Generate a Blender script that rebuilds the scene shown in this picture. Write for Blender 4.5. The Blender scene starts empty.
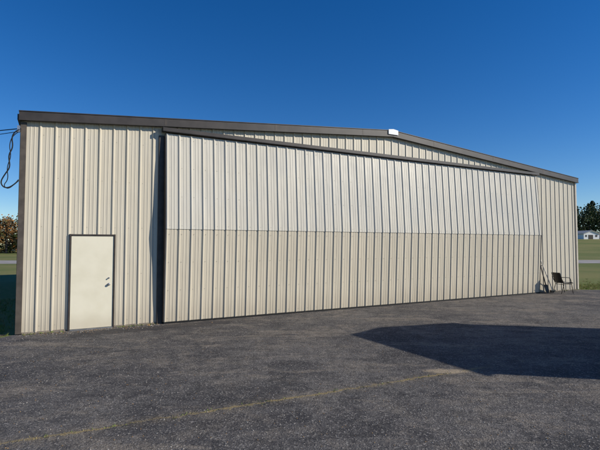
import bpy, bmesh, math, random
from mathutils import Vector, Matrix
random.seed(7)
D=bpy.data; C=bpy.context
def link(o):
    C.scene.collection.objects.link(o); return o
# ------------------------------------------------------------ node helpers
class NT:
    def __init__(s,name):
        s.m=D.materials.new(name); s.m.use_nodes=True; s.t=s.m.node_tree; s.n=s.t.nodes
        s.b=s.n['Principled BSDF']; s.tc=s.n.new('ShaderNodeTexCoord')
    def L(s,a,b): s.t.links.new(a,b)
    def mp(s,scale=(1,1,1),src='Object',rot=0):
        m=s.n.new('ShaderNodeMapping'); m.inputs['Scale'].default_value=scale; m.inputs['Rotation'].default_value=(0,0,rot)
        s.L(s.tc.outputs[src],m.inputs[0]); return m.outputs[0]
    def noise(s,scale,detail=4,rough=.55,vec=None,dist=0):
        n=s.n.new('ShaderNodeTexNoise'); n.inputs['Scale'].default_value=scale
        n.inputs['Detail'].default_value=detail; n.inputs['Roughness'].default_value=rough
        n.inputs['Distortion'].default_value=dist
        s.L(vec or s.tc.outputs['Object'],n.inputs['Vector']); return n.outputs['Fac']
    def vor(s,scale,feat='F1',vec=None,out='Distance'):
        n=s.n.new('ShaderNodeTexVoronoi'); n.feature=feat; n.inputs['Scale'].default_value=scale
        s.L(vec or s.tc.outputs['Object'],n.inputs['Vector']); return n.outputs[out]
    def mr(s,f,a,b,c=0,d=1):
        r=s.n.new('ShaderNodeMapRange'); r.interpolation_type='SMOOTHSTEP'
        for i,v in enumerate((a,b,c,d)): r.inputs[1+i].default_value=v
        s.L(f,r.inputs[0]); return r.outputs[0]
    def math(s,op,a,b=None,clamp=False):
        m=s.n.new('ShaderNodeMath'); m.operation=op; m.use_clamp=clamp
        for i,v in enumerate((a,b)):
            if v is None: continue
            if isinstance(v,(int,float)): m.inputs[i].default_value=v
            else: s.L(v,m.inputs[i])
        return m.outputs[0]
    def mix(s,f,a,b,mode='MIX'):
        m=s.n.new('ShaderNodeMix'); m.data_type='RGBA'; m.blend_type=mode
        for i,v in ((0,f),(6,a),(7,b)):
            if isinstance(v,(int,float)): m.inputs[i].default_value=v
            elif isinstance(v,tuple): m.inputs[i].default_value=(*v,1)
            else: s.L(v,m.inputs[i])
        return m.outputs[2]
    def dot(s,v,off=0,vec=None):
        n=s.n.new('ShaderNodeVectorMath'); n.operation='DOT_PRODUCT'; n.inputs[1].default_value=v
        s.L(vec or s.tc.outputs['Object'],n.inputs[0]); return s.math('SUBTRACT',n.outputs['Value'],off)
    def bump(s,h,st,dist=.01):
        b=s.n.new('ShaderNodeBump'); b.inputs['Strength'].default_value=st; b.inputs['Distance'].default_value=dist
        s.L(h,b.inputs['Height']); s.L(b.outputs[0],s.b.inputs['Normal'])
    def col(s,c):
        if isinstance(c,tuple): s.b.inputs['Base Color'].default_value=(*c,1)
        else: s.L(c,s.b.inputs['Base Color'])
    def rough(s,r,spec=.5,metal=0):
        if isinstance(r,(int,float)): s.b.inputs['Roughness'].default_value=r
        else: s.L(r,s.b.inputs['Roughness'])
        s.b.inputs['Specular IOR Level'].default_value=spec; s.b.inputs['Metallic'].default_value=metal

def simple(name,c,r=.6,spec=.4,metal=0,var=.25,sc=6):
    k=NT(name); n=k.noise(sc,3)
    k.col(k.mix(k.mr(n,.3,.7),tuple(x*(1-var) for x in c),tuple(min(1,x*(1+var*.6)) for x in c)))
    k.rough(r,spec,metal); return k.m

def steel(name,c,dirtamt=.35,rough=.38):
    k=NT(name)
    streak=k.noise(1,4,.6,vec=k.mp((9,9,.35)))
    patch=k.noise(.7,2)
    c1=k.mix(k.mr(streak,.35,.7),tuple(x*.88 for x in c),c)
    c1=k.mix(k.math('MULTIPLY',k.mr(patch,.35,.7),.35),c1,tuple(x*y for x,y in zip(c,(.84,.82,.78))))
    z=k.dot((0,0,1)); zn=k.math('ADD',z,k.math('MULTIPLY',streak,.5))
    foot=k.math('MULTIPLY',k.mr(zn,1.0,.2),dirtamt)
    c1=k.mix(foot,c1,(.27,.21,.15))
    x=k.dot((1/.915,0,0)); fl=k.math('FLOOR',x)
    wn=k.n.new('ShaderNodeTexWhiteNoise'); wn.noise_dimensions='1D'; k.L(fl,wn.inputs['W'])
    c1=k.mix(k.math('MULTIPLY',wn.outputs['Value'],.2),c1,tuple(x*.75 for x in c))
    k.col(c1)
    k.rough(k.mr(patch,.3,.7,rough-.06,rough+.12),.5,0)
    k.bump(k.noise(1,2,.5,vec=k.mp((2.5,2.5,1.1))),.6,.022)
    return k.m

M_wall=steel('painted_steel_wall',(.67,.605,.475))
M_doorU=steel('painted_steel_sky_tint',(.67,.625,.525),0,.33)  # same steel, base colour greyed to carry sky reflection on the upward-tilted leaf
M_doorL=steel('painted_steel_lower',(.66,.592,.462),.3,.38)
M_trim=simple('dark_trim',(.050,.042,.037),.45,.4,sc=3)
M_frame=simple('door_frame_brown',(.060,.048,.040),.5)
M_cornerShade=simple('corner_trim',(.095,.078,.062),.5)  # brown left trim, colour darkened to include the shadow strip at that corner
M_base=simple('base_trim',(.25,.21,.165),.5)
M_cornerL=simple('corner_trim_light',(.54,.48,.39),.45,var=.1)
M_black=simple('black_rubber',(.012,.012,.012),.6,.3)
M_white=simple('white_cap',(.85,.85,.84),.35,var=.04)
M_roof=simple('roof_steel',(.45,.44,.41),.4)
M_metal=simple('galvanised',(.45,.45,.46),.35,.5,.8)
M_screw=simple('screw_head',(.36,.32,.26),.5)
M_wood=simple('wood',(.42,.30,.18),.7)
M_conc=simple('concrete',(.34,.31,.27),.9,.2,sc=9)
k=NT('cream_door'); c=k.mix(k.mr(k.noise(2.2,4),.35,.75),(.80,.745,.58),(.74,.685,.52))
c=k.mix(k.math('MULTIPLY',k.mr(k.dot((0,0,1)),.45,.0),.4),c,(.4,.32,.22)); k.col(c); k.rough(.42,.5)
k.bump(k.noise(3,2),.25,.01); M_cream=k.m

# ------------------------------------------------------------ mesh helpers
def mobj(name,verts,faces,mats,parent=None,mi=None,smooth=False):
    me=D.meshes.new(name); me.from_pydata(verts,[],faces)
    for m in (mats if isinstance(mats,(list,tuple)) else [mats]): me.materials.append(m)
    if mi: me.polygons.foreach_set('material_index',mi)
    if smooth: me.polygons.foreach_set('use_smooth',[True]*len(me.polygons))
    me.update(); o=link(D.objects.new(name,me))
    if parent: o.parent=parent
    return o
def box(name,a,b,mat,parent=None,bev=0):
    bm=bmesh.new(); bmesh.ops.create_cube(bm,size=1)
    for v in bm.verts:
        v.co=Vector([a[i] if v.co[i]<0 else b[i] for i in range(3)])
    if bev: bmesh.ops.bevel(bm,geom=bm.edges[:],offset=bev,segments=2,affect='EDGES')
    me=D.meshes.new(name); bm.to_mesh(me); bm.free(); me.materials.append(mat)
    o=link(D.objects.new(name,me)); 
    if parent: o.parent=parent
    return o
def prism(name,pts,y0,y1,mat,parent=None):
    n=len(pts); v=[(x,y0,z) for x,z in pts]+[(x,y1,z) for x,z in pts]
    f=[tuple(range(n)),tuple(range(2*n-1,n-1,-1))]+[(i,(i+1)%n,(i+1)%n+n,i+n) for i in range(n)]
    o=mobj(name,v,f,mat,parent)
    bm=bmesh.new(); bm.from_mesh(o.data); bmesh.ops.recalc_face_normals(bm,faces=bm.faces); bm.to_mesh(o.data); bm.free()
    return o
def tube(name,pts,r,mat,parent=None,res=3,smooth=True):
    cu=D.curves.new(name,'CURVE'); cu.dimensions='3D'; cu.bevel_depth=r; cu.bevel_resolution=res; cu.use_fill_caps=True
    sp=cu.splines.new('NURBS' if smooth else 'POLY'); sp.points.add(len(pts)-1)
    for p,q in zip(sp.points,pts): p.co=(*q,1)
    if smooth: sp.use_endpoint_u=True; sp.order_u=3
    cu.materials.append(mat); o=link(D.objects.new(name,cu))
    if parent: o.parent=parent
    return o
PITCH=.3048
RH=.0265
PR=[(0,0),(.024,RH),(.044,RH),(.068,0),(.135,0),(.143,.005),(.16,.005),(.168,0),(.212,0),(.22,.005),(.237,.005),(.245,0),(PITCH,0)]
def prof(x):
    x%=PITCH
    for (a,h),(b,g) in zip(PR,PR[1:]):
        if a<=x<=b: return h+(g-h)*(x-a)/(b-a)
    return 0
def panel(name,x0,x1,rows,mat,parent,off=0.0,yaxis=False,jit=0):
    xs={round(x0,4),round(x1,4)}
    k0=int(math.floor((x0-off)/PITCH))
    for k in range(k0,int((x1-off)/PITCH)+2):
        for a,_ in PR:
            x=off+k*PITCH+a
            if x0<x<x1: xs.add(round(x,4))
    xs=sorted(xs); v=[];f=[]; n=len(xs)
    for z,yo in rows:
        for x in xs:
            zz=z(x) if callable(z) else z
            wob=jit*(math.sin(x*1.7+zz*.9)+math.sin(x*4.1-zz*1.3)*.6)
            yy=-(yo+prof(x-off)+wob)
            v.append((yy,x,zz) if yaxis else (x,yy,zz))
    for r in range(len(rows)-1):
        for i in range(n-1):
            a=r*n+i; f.append((a,a+1,a+1+n,a+n))
    return mobj(name,v,f,mat,parent)

# ------------------------------------------------------------ HANGAR
W=20.7; H=4.84; RISE=.84; DEP=17.0
ang=math.atan2(9.9,18.2)
hg=link(D.objects.new('metal_airplane_hangar',None)); hg.location=(-6.1,9.8,0); hg.rotation_euler=(0,0,ang)
def roofz(x): return H+RISE*(1-abs(x-W/2)/(W/2))
ZT=lambda x: roofz(x)-.06
DX0,DX1=3.06,17.83
PX0,PX1,PZ=.98,1.92,2.17
zb=.03
def full(name,a,b,z0=zb): return panel(name,a,b,[(z0,0),(ZT,0)],M_wall,hg)
full('wall_front_left_a',0,PX0); full('wall_front_over_door',PX0,PX1,PZ); full('wall_front_left_b',PX1,DX0)
full('wall_front_right',DX1,W)
full('gable_left',DX0,W/2,4.55); full('gable_right',W/2,DX1,4.55)
panel('wall_side_left',0,DEP,[(zb,0),(H-.06,0)],M_wall,hg,yaxis=True)
o=panel('wall_side_right',0,DEP,[(zb,0),(H-.06,0)],M_wall,hg,yaxis=True); o.scale.x=-1; o.location.x=W
panel('wall_back_a',0,W/2,[(zb,0),(ZT,0)],M_wall,hg).location.y=DEP
panel('wall_back_b',W/2,W,[(zb,0),(ZT,0)],M_wall,hg).location.y=DEP
prism('roof',[(-.04,H-.045),(W/2,H+RISE-.045),(W+.04,H-.045),(W+.04,H-.005),(W/2,H+RISE-.005),(-.04,H-.005)],-.06,DEP+.1,M_roof,hg)
FD=.165
prism('rake_trim_left',[(-.07,H-FD),(W/2-.001,H+RISE-FD),(W/2-.001,H+RISE+.01),(-.07,H+.004)],-.13,-.062,M_trim,hg)
prism('rake_trim_right',[(W/2+.001,H+RISE-FD),(W+.05,H-FD),(W+.05,H+.004),(W/2+.001,H+RISE+.01)],-.13,-.062,M_trim,hg)
prism('rake_lip_left',[(-.07,H-FD-.025),(W/2-.001,H+RISE-FD-.025),(W/2-.001,H+RISE-FD-.002),(-.07,H-FD-.002)],-.15,-.04,M_trim,hg)
prism('rake_lip_right',[(W/2+.001,H+RISE-FD-.025),(W+.05,H-FD-.025),(W+.05,H-FD-.002),(W/2+.001,H+RISE-FD-.002)],-.15,-.04,M_trim,hg)
prism('drip_edge_left',[(-.075,H+.006),(W/2-.002,H+RISE+.012),(W/2-.002,H+RISE+.03),(-.075,H+.024)],-.145,-.0,M_trim,hg)
prism('drip_edge_right',[(W/2+.002,H+RISE+.012),(W+.055,H+.006),(W+.055,H+.024),(W/2+.002,H+RISE+.03)],-.145,-.0,M_trim,hg)
for i in range(1,7):
    x=i*3.05
    if abs(x-W/2)<.4: continue
    z=roofz(x); box('rake_joint_%d'%i,(x-.03,-.133,z-FD+.004),(x+.03,-.1305,z-.0),M_frame,hg)
box('eave_gutter_left',(-.10,-.10,H-.17),(-.045,DEP,H-.05),M_trim,hg)
box('eave_gutter_right',(W+.042,-.10,H-.17),(W+.09,DEP,H-.05),M_trim,hg)
RC=H+RISE
prism('ridge_cap',[(W/2-.20,RC-.125),(W/2+.20,RC-.125),(W/2+.20,RC+.028),(W/2,RC+.055),(W/2-.20,RC+.028)],-.16,.3,M_white,hg)
box('corner_trim_left',(-.045,-.045,.02),(.075,.06,H-FD-.03),M_cornerShade,hg,.006)
box('corner_trim_right',(W-.07,-.045,.02),(W+.035,.06,H-FD-.03),M_cornerL,hg,.006)
box('base_trim_a',(0.08,-.012,.0),(PX0-.02,.05,.045),M_base,hg)
box('base_trim_b',(PX1+.02,-.012,.0),(DX0-.16,.05,.045),M_base,hg)
box('base_trim_c',(DX1+.11,-.012,.0),(W-.08,.05,.045),M_base,hg)
box('slab',(.05,.06,-.1),(W-.05,DEP-.05,.02),M_conc,hg)
box('jamb_left',(DX0-.15,-.062,0),(DX0-.03,.05,4.68),M_frame,hg)
box('jamb_right',(DX1+.034,-.062,0),(DX1+.10,.05,4.68),M_frame,hg)
# big bifold door
bd=link(D.objects.new('bifold_door',None)); bd.parent=hg
yT,yM,yB=.13,.27,.14; zT,zM,zB=4.73,2.33,.05
NB=8
def lerp(a,b,t): return a+(b-a)*t
U=[(lerp(zM+.004,zT,i/NB),lerp(yM,yT,i/NB)) for i in range(NB+1)]
Lw=[(lerp(zB,zM-.006,i/NB),lerp(yB,yM-.014,i/NB)) for i in range(NB+1)]
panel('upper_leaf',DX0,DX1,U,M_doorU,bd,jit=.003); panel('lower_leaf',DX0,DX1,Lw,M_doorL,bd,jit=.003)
for nm,x in (('end_left',DX0),('end_right',DX1)):
    s=-1 if x==DX0 else 1
    pts=[(-.07,zB),(-yB-.01,zB),(-yM-.01,zM),(-yT-.01,zT),(-.07,zT)]
    v=[(x+s*.002,y,z) for y,z in pts]+[(x+s*.02,y,z) for y,z in pts]; n=5
    f=[tuple(range(n)),tuple(range(2*n-1,n-1,-1))]+[(i,(i+1)%n,(i+1)%n+n,i+n) for i in range(n)]
    mobj(nm,v,f,M_frame,bd)
box('bottom_seal',(DX0,-yB-.02,.008),(DX1,-.07,zB-.002),M_black,bd)
box('door_header_beam',(DX0-.1,-.23,4.76),(DX1+.05,-.065,4.86),M_trim,bd,.008)
box('hinge_line',(DX0,-yM+.02,zM-.01),(DX1,-yM+.035,zM+.006),M_base,bd)
sv=[];sf=[]
def screw(x,y,z):
    b=len(sv); r=.0065
    for k in range(6):
        a=k*math.pi/3; sv.append((x+r*math.cos(a),y-.004,z+r*math.sin(a)))
    sf.append(tuple(range(b,b+6)))
    for k in range(6): sv.append((x+r*1.2*math.cos(k*math.pi/3),y+.002,z+r*1.2*math.sin(k*math.pi/3)))
    for k in range(6): sf.append((b+k,b+(k+1)%6,b+6+(k+1)%6,b+6+k))
n=int(W/PITCH)
for i in range(n+1):
    x=i*PITCH+.10
    if x<DX0-.2 or (x>DX1+.15 and x<W-.12):
        for z in (.16,1.25,2.35,3.45,4.4):
            if PX0-.05<x<PX1+.05 and z<2.3: continue
            if x>.1: screw(x,-.001,z)
    if DX0+.05<x<DX1-.05:
        for j in range(4):
            t=(j+.12)/3.3; screw(x,-lerp(yM,yT,t)-.001,lerp(zM,zT,t)); screw(x,-lerp(yB,yM,t)-.001,lerp(zB,zM,t))
mobj('panel_screws',sv,sf,M_screw,hg)
# walk door
wd=link(D.objects.new('walk_door',None)); wd.parent=hg
box('frame_left',(PX0-.018,-.055,0),(PX0+.018,.06,PZ+.02),M_frame,wd,.004)
box('frame_right',(PX1-.018,-.055,0),(PX1+.018,.06,PZ+.02),M_frame,wd,.004)
box('frame_top',(PX0+.019,-.053,PZ-.02),(PX1-.019,.06,PZ+.018),M_frame,wd,.004)
box('leaf',(PX0+.021,-.035,.03),(PX1-.021,.02,PZ-.025),M_cream,wd,.004)
box('threshold',(PX0+.021,-.06,.0),(PX1-.021,.05,.026),M_metal,wd)
def knob(z,r,mat):
    bm=bmesh.new(); bmesh.ops.create_uvsphere(bm,u_segments=16,v_segments=10,radius=r)
    for v in bm.verts: v.co.y*=.8
    me=D.meshes.new('knob'); bm.to_mesh(me); bm.free(); me.materials.append(mat)
    o=link(D.objects.new('knob',me)); o.location=(PX1-.11,-.078,z); o.parent=wd
    tube('knob_rose',[(PX1-.11,-.034,z),(PX1-.11,-.054,z)],r*1.15,M_metal,wd,smooth=False)
knob(1.02,.028,M_metal); knob(1.17,.016,M_metal)

# ------------------------------------------------------------ cables + pole
def hl(X,Y,Z): 
    v=Matrix.Rotation(ang,4,'Z')@Vector((X,Y,Z)); return tuple(v+Vector((-6.1,9.8,0)))
cb=link(D.objects.new('service_cable',None))
att=hl(-.03,-.08,4.48)
pole=(-21,13,0)
def sag(a,b,s,n=10): return [tuple(lerp(a[i],b[i],t/n)-(s*4*(t/n)*(1-t/n) if i==2 else 0) for i in range(3)) for t in range(n+1)]
tube('span_a',sag(att,(-20.9,13,6.2),.6),.010,M_black,cb)
tube('span_b',sag(hl(-.03,-.08,4.42),(-20.9,13,6.0),.75),.007,M_black,cb)
tube('drip_loop_a',[hl(-.03,-.07,4.46),hl(-.10,-.1,4.44),hl(-.20,-.1,4.28),hl(-.16,-.1,4.05),hl(-.25,-.1,3.86),hl(-.20,-.1,3.62),hl(-.30,-.1,3.45),hl(-.38,-.1,3.27),hl(-.30,-.1,3.15),hl(-.16,-.08,3.2),hl(-.05,-.06,3.34)],.013,M_black,cb)
tube('drip_loop_b',[hl(-.03,-.07,4.43),hl(-.16,-.1,4.34),hl(-.24,-.1,4.1),hl(-.19,-.1,3.85),hl(-.27,-.1,3.6),hl(-.23,-.1,3.35),hl(-.33,-.1,3.2),hl(-.2,-.1,3.12),hl(-.05,-.06,3.36)],.009,M_black,cb)
box('bracket',(-.10,-.09,4.40),(-.046,-.03,4.54),M_metal,None).parent=hg
up=link(D.objects.new('utility_pole',None)); up.location=pole
bm=bmesh.new(); bmesh.ops.create_cone(bm,segments=14,radius1=.16,radius2=.11,depth=8.5,cap_ends=True)
me=D.meshes.new('pole_shaft'); bm.to_mesh(me); bm.free(); me.materials.append(simple('pole_wood',(.16,.12,.09),.9))
o=link(D.objects.new('pole_shaft',me)); o.location=(0,0,4.2); o.parent=up
box('crossarm',(-.06,-1.1,7.6),(.06,1.1,7.72),M_wood,up)
for y in (-1,-.4,.4,1): tube('insulator',[(0,y,7.72),(0,y,7.9)],.04,M_metal,up,smooth=False)

# ------------------------------------------------------------ chair
ch=link(D.objects.new('black_chair',None))
ch.location=hl(18.60,-.62,0); ch.rotation_euler=(0,0,ang-.25)
M_seat=simple('black_plastic',(.015,.015,.016),.4)
pf=[(.30,.41),(.26,.445),(.15,.44),(0,.425),(-.12,.43),(-.19,.47),(-.235,.56),(-.27,.68),(-.31,.80),(-.325,.84)]
vs=[];fs=[];ny=9
for layer in (0,1):
    for i,(x,z) in enumerate(pf):
        for j in range(ny):
            u=j/(ny-1)*2-1; wd2=.22*(1-.12*(i/(len(pf)-1))**2)
            cup=.03*u*u
            vs.append((x+(cup if i>5 else 0)+(.012*layer*(i>5)*-1),u*wd2,z+(cup*.5 if i<=5 else 0)-(.012*layer*(i<=5))))
npf=len(pf); 
for layer in (0,1):
    b=layer*npf*ny
    for i in range(npf-1):
        for j in range(ny-1):
            a=b+i*ny+j; fs.append((a,a+1,a+1+ny,a+ny))
b=npf*ny
for i in range(npf-1):
    for j in (0,ny-1): a=i*ny+j; fs.append((a,a+ny,a+ny+b,a+b))
for i in (0,npf-1):
    for j in range(ny-1): a=i*ny+j; fs.append((a,a+1,a+1+b,a+b))
mobj('seat_shell',vs,fs,M_seat,ch,smooth=True)
for s in (-1,1):
    tube('side_frame',[(.30,s*.21,.012),(.22,s*.21,.41),(-.12,s*.21,.41),(-.27,s*.21,.012)],.013,M_black,ch,smooth=False)
    tube('back_post',[(-.14,s*.215,.41),(-.25,s*.215,.6),(-.33,s*.2,.83)],.013,M_black,ch,smooth=False)
    tube('armrest',[(-.28,s*.235,.66),(.05,s*.24,.65),(.16,s*.235,.62),(.2,s*.22,.42)],.015,M_black,ch)
tube('cross_front',[(.23,-.21,.37),(.23,.21,.37)],.01,M_black,ch,smooth=False)
tube('cross_back',[(-.15,-.21,.37),(-.15,.21,.37)],.01,M_black,ch,smooth=False)
# ------------------------------------------------------------ broom + shovel leaning on the wall
br=link(D.objects.new('push_broom',None)); br.location=hl(18.22,0,0); br.rotation_euler=(0,0,ang)
tube('handle',[(.07,-.40,.10),(-.14,-.05,1.34)],.018,simple('pale_handle',(.70,.65,.56),.5),br,smooth=False)
box('head',(-.10,-.44,.09),(.22,-.37,.14),M_wood,br,.01)
bv=[];bf=[]
for i in range(260):
    x=random.uniform(-.10,.22);y=random.uniform(-.44,-.37);b=len(bv);dx=random.uniform(-.02,.02);dy=random.uniform(-.03,.03)
    bv+=[(x-.003,y,.092),(x+.003,y,.092),(x+dx,y+dy,.012)];bf.append((b,b+1,b+2))
mobj('bristles',bv,bf,M_black,br)
sh=link(D.objects.new('shovel',None)); sh.location=hl(18.03,0,0); sh.rotation_euler=(0,0,ang)
tube('shaft',[(.0,-.28,.34),(.04,-.06,1.08)],.022,M_frame,sh,smooth=False)
tube('grip',[(-.05,-.05,1.08),(.13,-.05,1.10)],.018,M_black,sh,smooth=False)
sp=[(-.09,.34),(-.115,.30),(-.12,.12),(-.07,.03),(0,.0),(.07,.03),(.12,.12),(.115,.30),(.09,.34)]
vs=[]
for x,z in sp: vs.append((x,-.37+(z)*.27-.35*x*x,z+.008))
for x,z in sp: vs.append((x,-.362+(z)*.27-.35*x*x,z+.008))
n=len(sp); fs=[tuple(range(n)),tuple(range(2*n-1,n-1,-1))]+[(i,(i+1)%n,(i+1)%n+n,i+n) for i in range(n)]
mobj('blade',vs,fs,M_frame,sh)

# ------------------------------------------------------------ storage shed to the right (its shadow falls on the apron)
s=link(D.objects.new('storage_shed',None))
s.location=(7.62,8.5,0); s.rotation_euler=(0,0,ang)
sw,sd,shh=2.9,3.3,3.45
o=panel('wall_w',-sd,0,[(0,0),(shh,0)],M_wall,s,yaxis=True)
o=panel('wall_e',-sd,0,[(0,0),(shh,0)],M_wall,s,yaxis=True); o.scale.x=-1; o.location.x=sw
rz=lambda x: shh+.3*(1-abs(x-sw/2)/(sw/2))
o=panel('wall_s',0,sw,[(0,0),(rz,0)],M_wall,s); o.location.y=-sd
o=panel('wall_n',0,sw,[(0,0),(rz,0)],M_wall,s); o.scale.y=-1
prism('roof',[(-.1,shh-.02),(sw/2,shh+.3),(sw+.1,shh-.02),(sw+.1,shh+.03),(sw/2,shh+.35),(-.1,shh+.03)],-sd-.1,.1,M_roof,s)
box('shed_door',(.8,-sd-.06,.02),(2.1,-sd-.036,2.4),M_cream,s)
box('shed_door_frame',(.7,-sd-.05,.02),(.799,-sd-.02,2.5),M_trim,s)

# ------------------------------------------------------------ GROUND
def gz(x,y):
    r=max(0,min(1,(y-75)/125)); r=r*r*(3-2*r)
    side=max(0,min(1,(x+60)/120)); amp=2.0+3.3*side
    return r*amp+ (math.sin(x*.02)*.15*r)
def gridmesh(name,xs,ys,zf,mat,dz=0):
    v=[(x,y,zf(x,y)+dz) for y in ys for x in xs]; n=len(xs)
    f=[(j*n+i,j*n+i+1,(j+1)*n+i+1,(j+1)*n+i) for j in range(len(ys)-1) for i in range(n-1)]
    return mobj(name,v,f,mat,smooth=True)
xs=[-1800,-900,-500,-300]+[i*20 for i in range(-12,13)]+[300,500,900,1800]
ys=[-400,-100,-30,0,10,20,30,40,45,50,55,60,65,70]+[75+5*i for i in range(26)]+[220,300,500,900,2500]
k=NT('grass_ground')
n1=k.noise(.08,3); n2=k.noise(3,4,.7); n3=k.noise(40,2,.7)
c=k.mix(k.mr(n1,.40,.60),(.15,.185,.05),(.24,.23,.08))
c=k.mix(k.math('MULTIPLY',k.mr(n2,.42,.62),.45),c,(.25,.22,.105))
c=k.mix(k.math('MULTIPLY',k.mr(n3,.45,.6),.3),c,(.09,.105,.035)); k.col(c); k.rough(.9,.15)
k.bump(n3,.6,.05); M_grass=k.m
gridmesh('ground',xs,ys,gz,M_grass)
# asphalt apron: worn binder, tan dust smears, dark repairs, exposed aggregate
k=NT('old_asphalt')
big=k.noise(.22,3,.5); med=k.noise(.8,5,.68,dist=.5); sm=k.noise(2.6,5,.72,dist=.4); fine=k.noise(34,4,.8); mid2=k.noise(8,5,.8)
smear=k.noise(1,7,.72,vec=k.mp((.40,1.3,1),rot=-.25),dist=.5)
agv=k.n.new('ShaderNodeTexVoronoi'); agv.inputs['Scale'].default_value=62; k.L(k.tc.outputs['Object'],agv.inputs['Vector'])
sep=k.n.new('ShaderNodeSeparateColor'); k.L(agv.outputs['Color'],sep.inputs[0])
base=k.mix(k.mr(big,.40,.60),(.098,.091,.087),(.150,.138,.126))
base=k.mix(k.math('MULTIPLY',k.mr(med,.51,.60),.60),base,(.205,.178,.146))
base=k.mix(k.math('MULTIPLY',k.mr(med,.47,.38),.70),base,(.056,.054,.055))
base=k.mix(k.math('MULTIPLY',k.mr(smear,.54,.61),.62),base,(.265,.224,.176))
base=k.mix(k.math('MULTIPLY',k.mr(smear,.46,.38),.60),base,(.050,.047,.048))
base=k.mix(k.math('MULTIPLY',k.mr(sm,.50,.38),.50),base,(.048,.045,.045))
base=k.mix(k.math('MULTIPLY',k.mr(sm,.56,.64),.40),base,(.28,.24,.195))
base=k.mix(k.math('MULTIPLY',k.mr(mid2,.49,.36),.55),base,(.035,.033,.034))
base=k.mix(k.math('MULTIPLY',k.mr(mid2,.56,.66),.35),base,(.27,.235,.195))
base=k.mix(k.math('MULTIPLY',k.mr(sep.outputs[0],.78,1.0),.6),base,(.38,.35,.31))
base=k.mix(k.math('MULTIPLY',k.mr(sep.outputs[1],.68,1.0),.5),base,(.035,.033,.035))
base=k.mix(k.math('MULTIPLY',k.mr(fine,.50,.36),.65),base,(.024,.023,.025))
wob=k.n.new('ShaderNodeVectorMath'); wob.operation='MULTIPLY_ADD'; 
nz=k.n.new('ShaderNodeTexNoise'); nz.inputs['Scale'].default_value=1.6; nz.inputs['Detail'].default_value=4
k.L(k.tc.outputs['Object'],nz.inputs['Vector']); k.L(nz.outputs['Color'],wob.inputs[0]); wob.inputs[1].default_value=(.9,.9,0); k.L(k.tc.outputs['Object'],wob.inputs[2])
ce=k.vor(.3,'DISTANCE_TO_EDGE',vec=wob.outputs[0])
crk=k.math('MULTIPLY',k.mr(ce,.004,.001),k.mr(big,.48,.56))
base=k.mix(k.math('MULTIPLY',crk,.5),base,(.03,.028,.026))
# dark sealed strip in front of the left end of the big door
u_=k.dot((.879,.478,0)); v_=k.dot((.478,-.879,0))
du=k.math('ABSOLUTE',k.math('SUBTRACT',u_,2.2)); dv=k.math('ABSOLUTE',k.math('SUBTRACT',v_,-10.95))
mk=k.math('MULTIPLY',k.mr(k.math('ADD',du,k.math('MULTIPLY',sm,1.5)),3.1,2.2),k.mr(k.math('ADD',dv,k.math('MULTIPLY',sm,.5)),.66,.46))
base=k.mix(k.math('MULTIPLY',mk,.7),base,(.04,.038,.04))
# long paving joint filled with dry weeds and dirt
d=k.dot((-.424,.906,0),5.29); d=k.math('ADD',d,k.math('MULTIPLY',k.math('SUBTRACT',sm,.5),.26))
d=k.math('ABSOLUTE',d); wid=k.mr(mid2,.38,.62,.010,.045)
j=k.math('SUBTRACT',1.0,k.math('DIVIDE',d,wid),True)
xx=k.dot((1,0,0)); jm=k.math('MULTIPLY',k.mr(xx,3.2,2.4),k.mr(med,.38,.55,.45,1))
jj=k.math('MULTIPLY',k.math('POWER',j,.35),jm)
halo=k.math('MULTIPLY',k.mr(d,.24,.0),k.math('MULTIPLY',k.mr(xx,3.6,2.4),k.mr(mid2,.42,.60,.05,.45)))
base=k.mix(halo,base,(.22,.175,.115))
base=k.mix(k.math('MULTIPLY',jj,.85),base,(.31,.235,.11))
px=k.math('POWER',k.math('DIVIDE',k.dot((1,0,0),2.25),.40),2); py=k.math('POWER',k.math('DIVIDE',k.dot((0,1,0),7.0),.15),2)
pp=k.math('ADD',k.math('ADD',px,py),k.math('MULTIPLY',mid2,3.0))
base=k.mix(k.mr(pp,2.6,1.6,0,.85),base,(.40,.32,.22))
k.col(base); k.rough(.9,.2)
hgt=k.math('ADD',k.math('MULTIPLY',agv.outputs['Distance'],.5),k.math('ADD',fine,mid2))
k.bump(hgt,.75,.014); M_asph=k.m
random.seed(3)
def edge(a,b,n,j):
    out=[]
    for i in range(n):
        t=i/n; out.append((lerp(a[0],b[0],t)+random.uniform(-j,j),lerp(a[1],b[1],t)+random.uniform(-j,j)))
    return out
RB=hl(W+.05,-.15,0); LB=hl(-.05,-.25,0); LI=hl(.4,.5,0); RI=hl(W-.4,.5,0)
poly=edge((-9,-30),(-8.2,9.0),60,.08)+edge((-8.2,9.0),(LB[0]-.1,LB[1]),14,.05)+[(LI[0],LI[1]),(RI[0],RI[1])]+edge((RB[0]+.1,RB[1]),(60,20.6),110,.10)+edge((60,20.6),(60,-30),10,.3)+edge((60,-30),(-9,-30),10,.3)
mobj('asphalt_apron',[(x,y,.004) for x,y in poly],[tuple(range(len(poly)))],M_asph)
k=NT('dirt_edge'); c=k.mix(k.mr(k.noise(6,5,.7),.35,.65),(.13,.10,.07),(.27,.22,.16)); k.col(c); k.rough(.95,.1); k.bump(k.noise(60,3),.6,.02)
dl=edge((-8.9,8.2),(-6.4,9.62),16,.06)+edge((-6.35,9.72),(-9.5,9.6),16,.1)
mobj('dirt_strip',[(x,y,.009) for x,y in dl],[tuple(range(len(dl)))],k.m)
M_road=simple('pale_road',(.36,.33,.30),.9,.2,sc=.6)
xr=[-400+20*i for i in range(41)]
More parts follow.
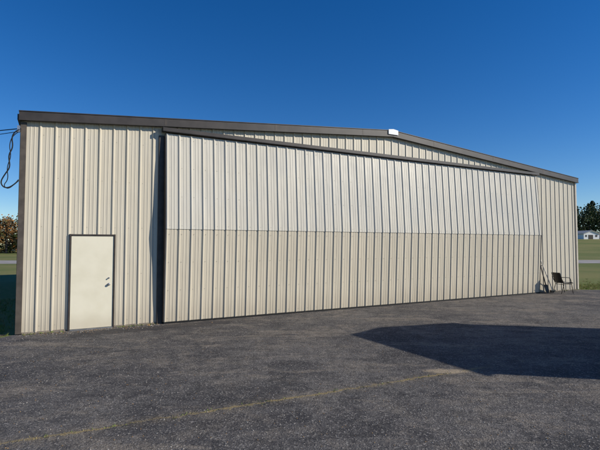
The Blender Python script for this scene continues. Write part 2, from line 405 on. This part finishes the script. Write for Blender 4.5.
def strip(name,y0,y1,mat,dz,skew):
    v=[];f=[]
    for x in xr:
        v+= [(x,y0+skew*x,gz(x,y0+skew*x)+dz),(x,y1+skew*x,gz(x,y1+skew*x)+dz)]
    for i in range(len(xr)-1): a=2*i; f.append((a,a+2,a+3,a+1))
    mobj(name,v,f,mat)
strip('taxiway',47,57,M_road,.012,.02)
# grass tufts
M_blade=[simple('grass_blade_a',(.17,.22,.055),.8,.2),simple('grass_blade_b',(.30,.25,.12),.8,.2)]
gv=[];gf=[];gm=[]
def tuft(x,y,z,h,n=7):
    m=random.random()<.35
    for _ in range(n):
        a=random.uniform(0,6.28); r=random.uniform(0,.05); b=len(gv); w=.004+.004*random.random(); hh=h*random.uniform(.5,1.2)
        px,py=x+r*math.cos(a),y+r*math.sin(a); ca,sa=math.cos(a*3)*w,math.sin(a*3)*w; l=hh*.45
        gv.extend([(px-ca,py-sa,z),(px+ca,py+sa,z),(px+l*math.cos(a),py+l*math.sin(a),z+hh)]); gf.append((b,b+1,b+2)); gm.append(int(m))
for i in range(2600):
    x=random.uniform(12.3,26); t=(x-12.2)/(60-12.2); y=lerp(RB[1],20.6,t)+.05+abs(random.gauss(0,1.6)); tuft(x,y,.0,.09)
for i in range(1100):
    x=random.uniform(-11,-6.3); y=random.uniform(9.7,16); 
    lx=(x+6.1)*math.cos(ang)+(y-9.8)*math.sin(ang)
    if lx<-.15: tuft(x,y,0,.10)
for i in range(150):
    t=random.uniform(-.2,.93); x=lerp(-2.9,2.7,t); y=lerp(4.48,7.1,t)+random.gauss(0,.03)
    if random.random()<.5: tuft(x,y,.004,.018,3)
for i in range(90):
    X=random.choice([random.uniform(.1,.9),random.uniform(2,2.9),random.uniform(18.1,20.6)])
    p=hl(X,-.06-abs(random.gauss(0,.03)),0); tuft(p[0],p[1],.004,.04,4)
mobj('grass_tufts',gv,gf,M_blade,mi=gm)
rv=[];rf=[];rm=[]
def pebble(x,y,r,m):
    b=len(rv); a0=random.random()*6
    for k2 in range(5): 
        a=a0+k2*1.256; rv.append((x+r*math.cos(a)*random.uniform(.7,1.2),y+r*math.sin(a)*random.uniform(.7,1.2),.005))
    rv.append((x,y,.005+r*.8))
    for k2 in range(5): rf.append((b+k2,b+(k2+1)%5,b+5)); rm.append(m)
for i in range(3500):
    y=random.uniform(3.4,14); x=random.uniform(-.7,.7)*y
    lx=(x+6.1)*math.cos(ang)+(y-9.8)*math.sin(ang); ly=-(x+6.1)*math.sin(ang)+(y-9.8)*math.cos(ang)
    if ly>-.3: continue
    pebble(x,y,random.uniform(.003,.011),random.choice((0,0,1)))
for i in range(260):
    p=hl(random.uniform(0,3),-.1-abs(random.gauss(0,.18)),0); pebble(p[0],p[1],random.uniform(.004,.016),random.choice((0,1)))
for i in range(90):
    p=hl(random.uniform(3,W),-.32-abs(random.gauss(0,.2)),0); pebble(p[0],p[1],random.uniform(.005,.018),random.choice((0,1)))
p=hl(2.7,-.16,0); pebble(p[0],p[1],.05,1); pebble(p[0]+.08,p[1]-.03,.03,0)
mobj('loose_gravel',rv,rf,[simple('pebble',(.34,.31,.27),.9),simple('dead_leaf',(.24,.15,.07),.8)],mi=rm)

# ------------------------------------------------------------ TREES
def leafmat(name,c):
    k=NT(name); k.col(k.mix(k.mr(k.noise(.35,2),.35,.65),tuple(x*.6 for x in c),tuple(x*1.3 for x in c))); k.rough(.7,.2); return k.m
LM=[leafmat('leaf_dark',(.035,.055,.018)),leafmat('leaf_green',(.06,.085,.025)),leafmat('leaf_olive',(.12,.10,.035)),leafmat('leaf_rust',(.24,.12,.04)),simple('bark',(.09,.07,.055),.9)]
tv=[];tf=[];tm=[]
def tree(x,y,h,kind):
    z0=gz(x,y)-.1; r=h*random.uniform(.26,.36)
    b=len(tv)
    for (zz,rr) in ((0,.03*h),(h*.35,.02*h),(h*.8,.006*h)):
        for q in range(5): tv.append((x+rr*math.cos(q*1.2566),y+rr*math.sin(q*1.2566),z0+zz))
    for l in (0,1):
        for q in range(5): tf.append((b+l*5+q,b+l*5+(q+1)%5,b+l*5+5+(q+1)%5,b+l*5+5+q)); tm.append(4)
    pine=kind=='pine'
    nb=12
    for i in range(nb):
        if pine:
            t=i/(nb-1); cz=h*(.25+.7*t); cr=r*.8*(1.05-t)+.35; R=r*.35*(1-t)
        else:
            cz=h*random.uniform(.25,.86); cr=h*random.uniform(.10,.17); R=r*(1-abs(cz/h-.5)*1.2)
        a=random.uniform(0,6.28); cx=x+R*math.cos(a)*random.uniform(.2,1); cy=y+R*math.sin(a)*random.uniform(.2,1)
        b=len(tv); tv.extend([(x,y,z0+cz*.7),(x+.06,y+.06,z0+cz*.7-.12),(cx,cy,z0+cz)]); tf.append((b,b+1,b+2)); tm.append(4)
        base={'pine':(0,0,1),'green':(0,1,1,2),'rust':(2,3,3,3,2),'olive':(1,2,2,3)}[kind]
        mt=random.choice(base)
        for q in range(48):
            d=Vector((random.gauss(0,1),random.gauss(0,1),random.gauss(0,.8))); d.normalize(); d*=cr*random.uniform(.4,1.2)
            p=Vector((cx,cy,z0+cz))+d; sz=random.uniform(.16,.42)*(h/12)
            u=Vector((random.gauss(0,1),random.gauss(0,1),random.gauss(0,1))).normalized(); w=u.cross(Vector((random.random()-.5,random.random()-.5,random.random()-.5))).normalized()
            b=len(tv); tv.extend([tuple(p-u*sz),tuple(p+w*sz*.8),tuple(p+u*sz),tuple(p-w*sz*.7)]); tf.append((b,b+1,b+2,b+3)); tm.append(mt if random.random()<.75 else random.choice(base))
az=-62.0
while az<62:
    a=math.radians(az)
    if az<-22:
        for rr in (112,124,136): 
            R=rr+random.uniform(-5,5)
            tree(R*math.sin(a),R*math.cos(a),random.uniform(7.6,10.2),random.choice(['rust','rust','rust','olive','green']))
        az+=1.7
    else:
        for rr in (206,218,230):
            R=rr+random.uniform(-5,5); aa=a+random.uniform(-.008,.008)
            tree(R*math.sin(aa),R*math.cos(aa),random.uniform(11,14)+(rr-206)*.09,random.choice(['pine','green','green','pine','green']))
        az+=1.15
for i in range(700):
    az2=math.radians(random.uniform(-62,62)); left=az2<math.radians(-22)
    R=random.uniform(116,140) if left else random.uniform(204,238)
    x,y=R*math.sin(az2),R*math.cos(az2); z0=gz(x,y)
    for q in range(26):
        p=Vector((x+random.gauss(0,1.6),y+random.gauss(0,1.6),z0+random.uniform(0,5 if left else 7))); sz=random.uniform(.25,.65)
        u=Vector((random.gauss(0,1),random.gauss(0,1),random.gauss(0,1))).normalized(); w=u.cross(Vector((random.random()-.5,random.random()-.5,random.random()-.5))).normalized()
        b=len(tv); tv.extend([tuple(p-u*sz),tuple(p+w*sz*.8),tuple(p+u*sz),tuple(p-w*sz*.7)]); tf.append((b,b+1,b+2,b+3)); tm.append(random.choice((0,0,1)) if not left else random.choice((1,2,3)))
mobj('distant_tree_line',tv,tf,LM,mi=tm)
def barn(x,y,w,d,h,rot):
    e=link(D.objects.new('white_farm_building',None)); e.location=(x,y,gz(x,y)); e.rotation_euler=(0,0,rot)
    prism('walls',[(0,-.3),(w,-.3),(w,h),(w/2,h+1.0),(0,h)],0,d,M_white,e)
    prism('roof',[(-.3,h-.1),(w/2,h+1.02),(w+.3,h-.1),(w+.3,h+.1),(w/2,h+1.22),(-.3,h+.1)],-.3,d+.3,M_roof,e)
    box('big_door',(w*.3,-.05,-.2),(w*.6,-.003,h*.8),M_frame,e); box('window_a',(w*.1,-.05,.8),(w*.2,-.004,1.5),M_frame,e); box('window_b',(w*.75,-.05,.8),(w*.88,-.004,1.5),M_frame,e)
barn(99,157,6,7,1.9,.15); barn(108,160,8,6,1.7,-.1)

# ------------------------------------------------------------ LIGHT / SKY
el=math.radians(28); sh_=Vector((1,-.2,0)).normalized()
sd_=Vector((sh_.x*math.cos(el),sh_.y*math.cos(el),math.sin(el)))
sun=D.lights.new('sun','SUN'); sun.energy=4.8; sun.angle=math.radians(.53); sun.color=(1,.935,.82)
so=link(D.objects.new('sun',sun)); so.rotation_euler=sd_.to_track_quat('Z','Y').to_euler(); so.location=(30,-6,20)
w=D.worlds.new('World'); C.scene.world=w; w.use_nodes=True; nt=w.node_tree
bg=nt.nodes['Background']; sk=nt.nodes.new('ShaderNodeTexSky'); sk.sky_type='NISHITA'; sk.sun_disc=False
sk.sun_elevation=el; sk.sun_rotation=math.atan2(sh_.x,sh_.y); sk.air_density=1.0; sk.dust_density=0; sk.ozone_density=4.6; sk.altitude=700
hs=nt.nodes.new('ShaderNodeHueSaturation'); hs.inputs['Saturation'].default_value=1.29; hs.inputs['Hue'].default_value=.509
nt.links.new(sk.outputs[0],hs.inputs['Color']); nt.links.new(hs.outputs[0],bg.inputs['Color']); bg.inputs['Strength'].default_value=.11
# ------------------------------------------------------------ CAMERA
cam=D.cameras.new('camera'); cam.lens=27; cam.sensor_width=36; cam.clip_end=6000; cam.clip_start=.05
co=link(D.objects.new('camera',cam)); co.location=(0,0,1.94); co.rotation_euler=(math.radians(92.54),0,0); C.scene.camera=co
vs_=C.scene.view_settings; vs_.view_transform='Standard'; vs_.look='None'; vs_.exposure=0
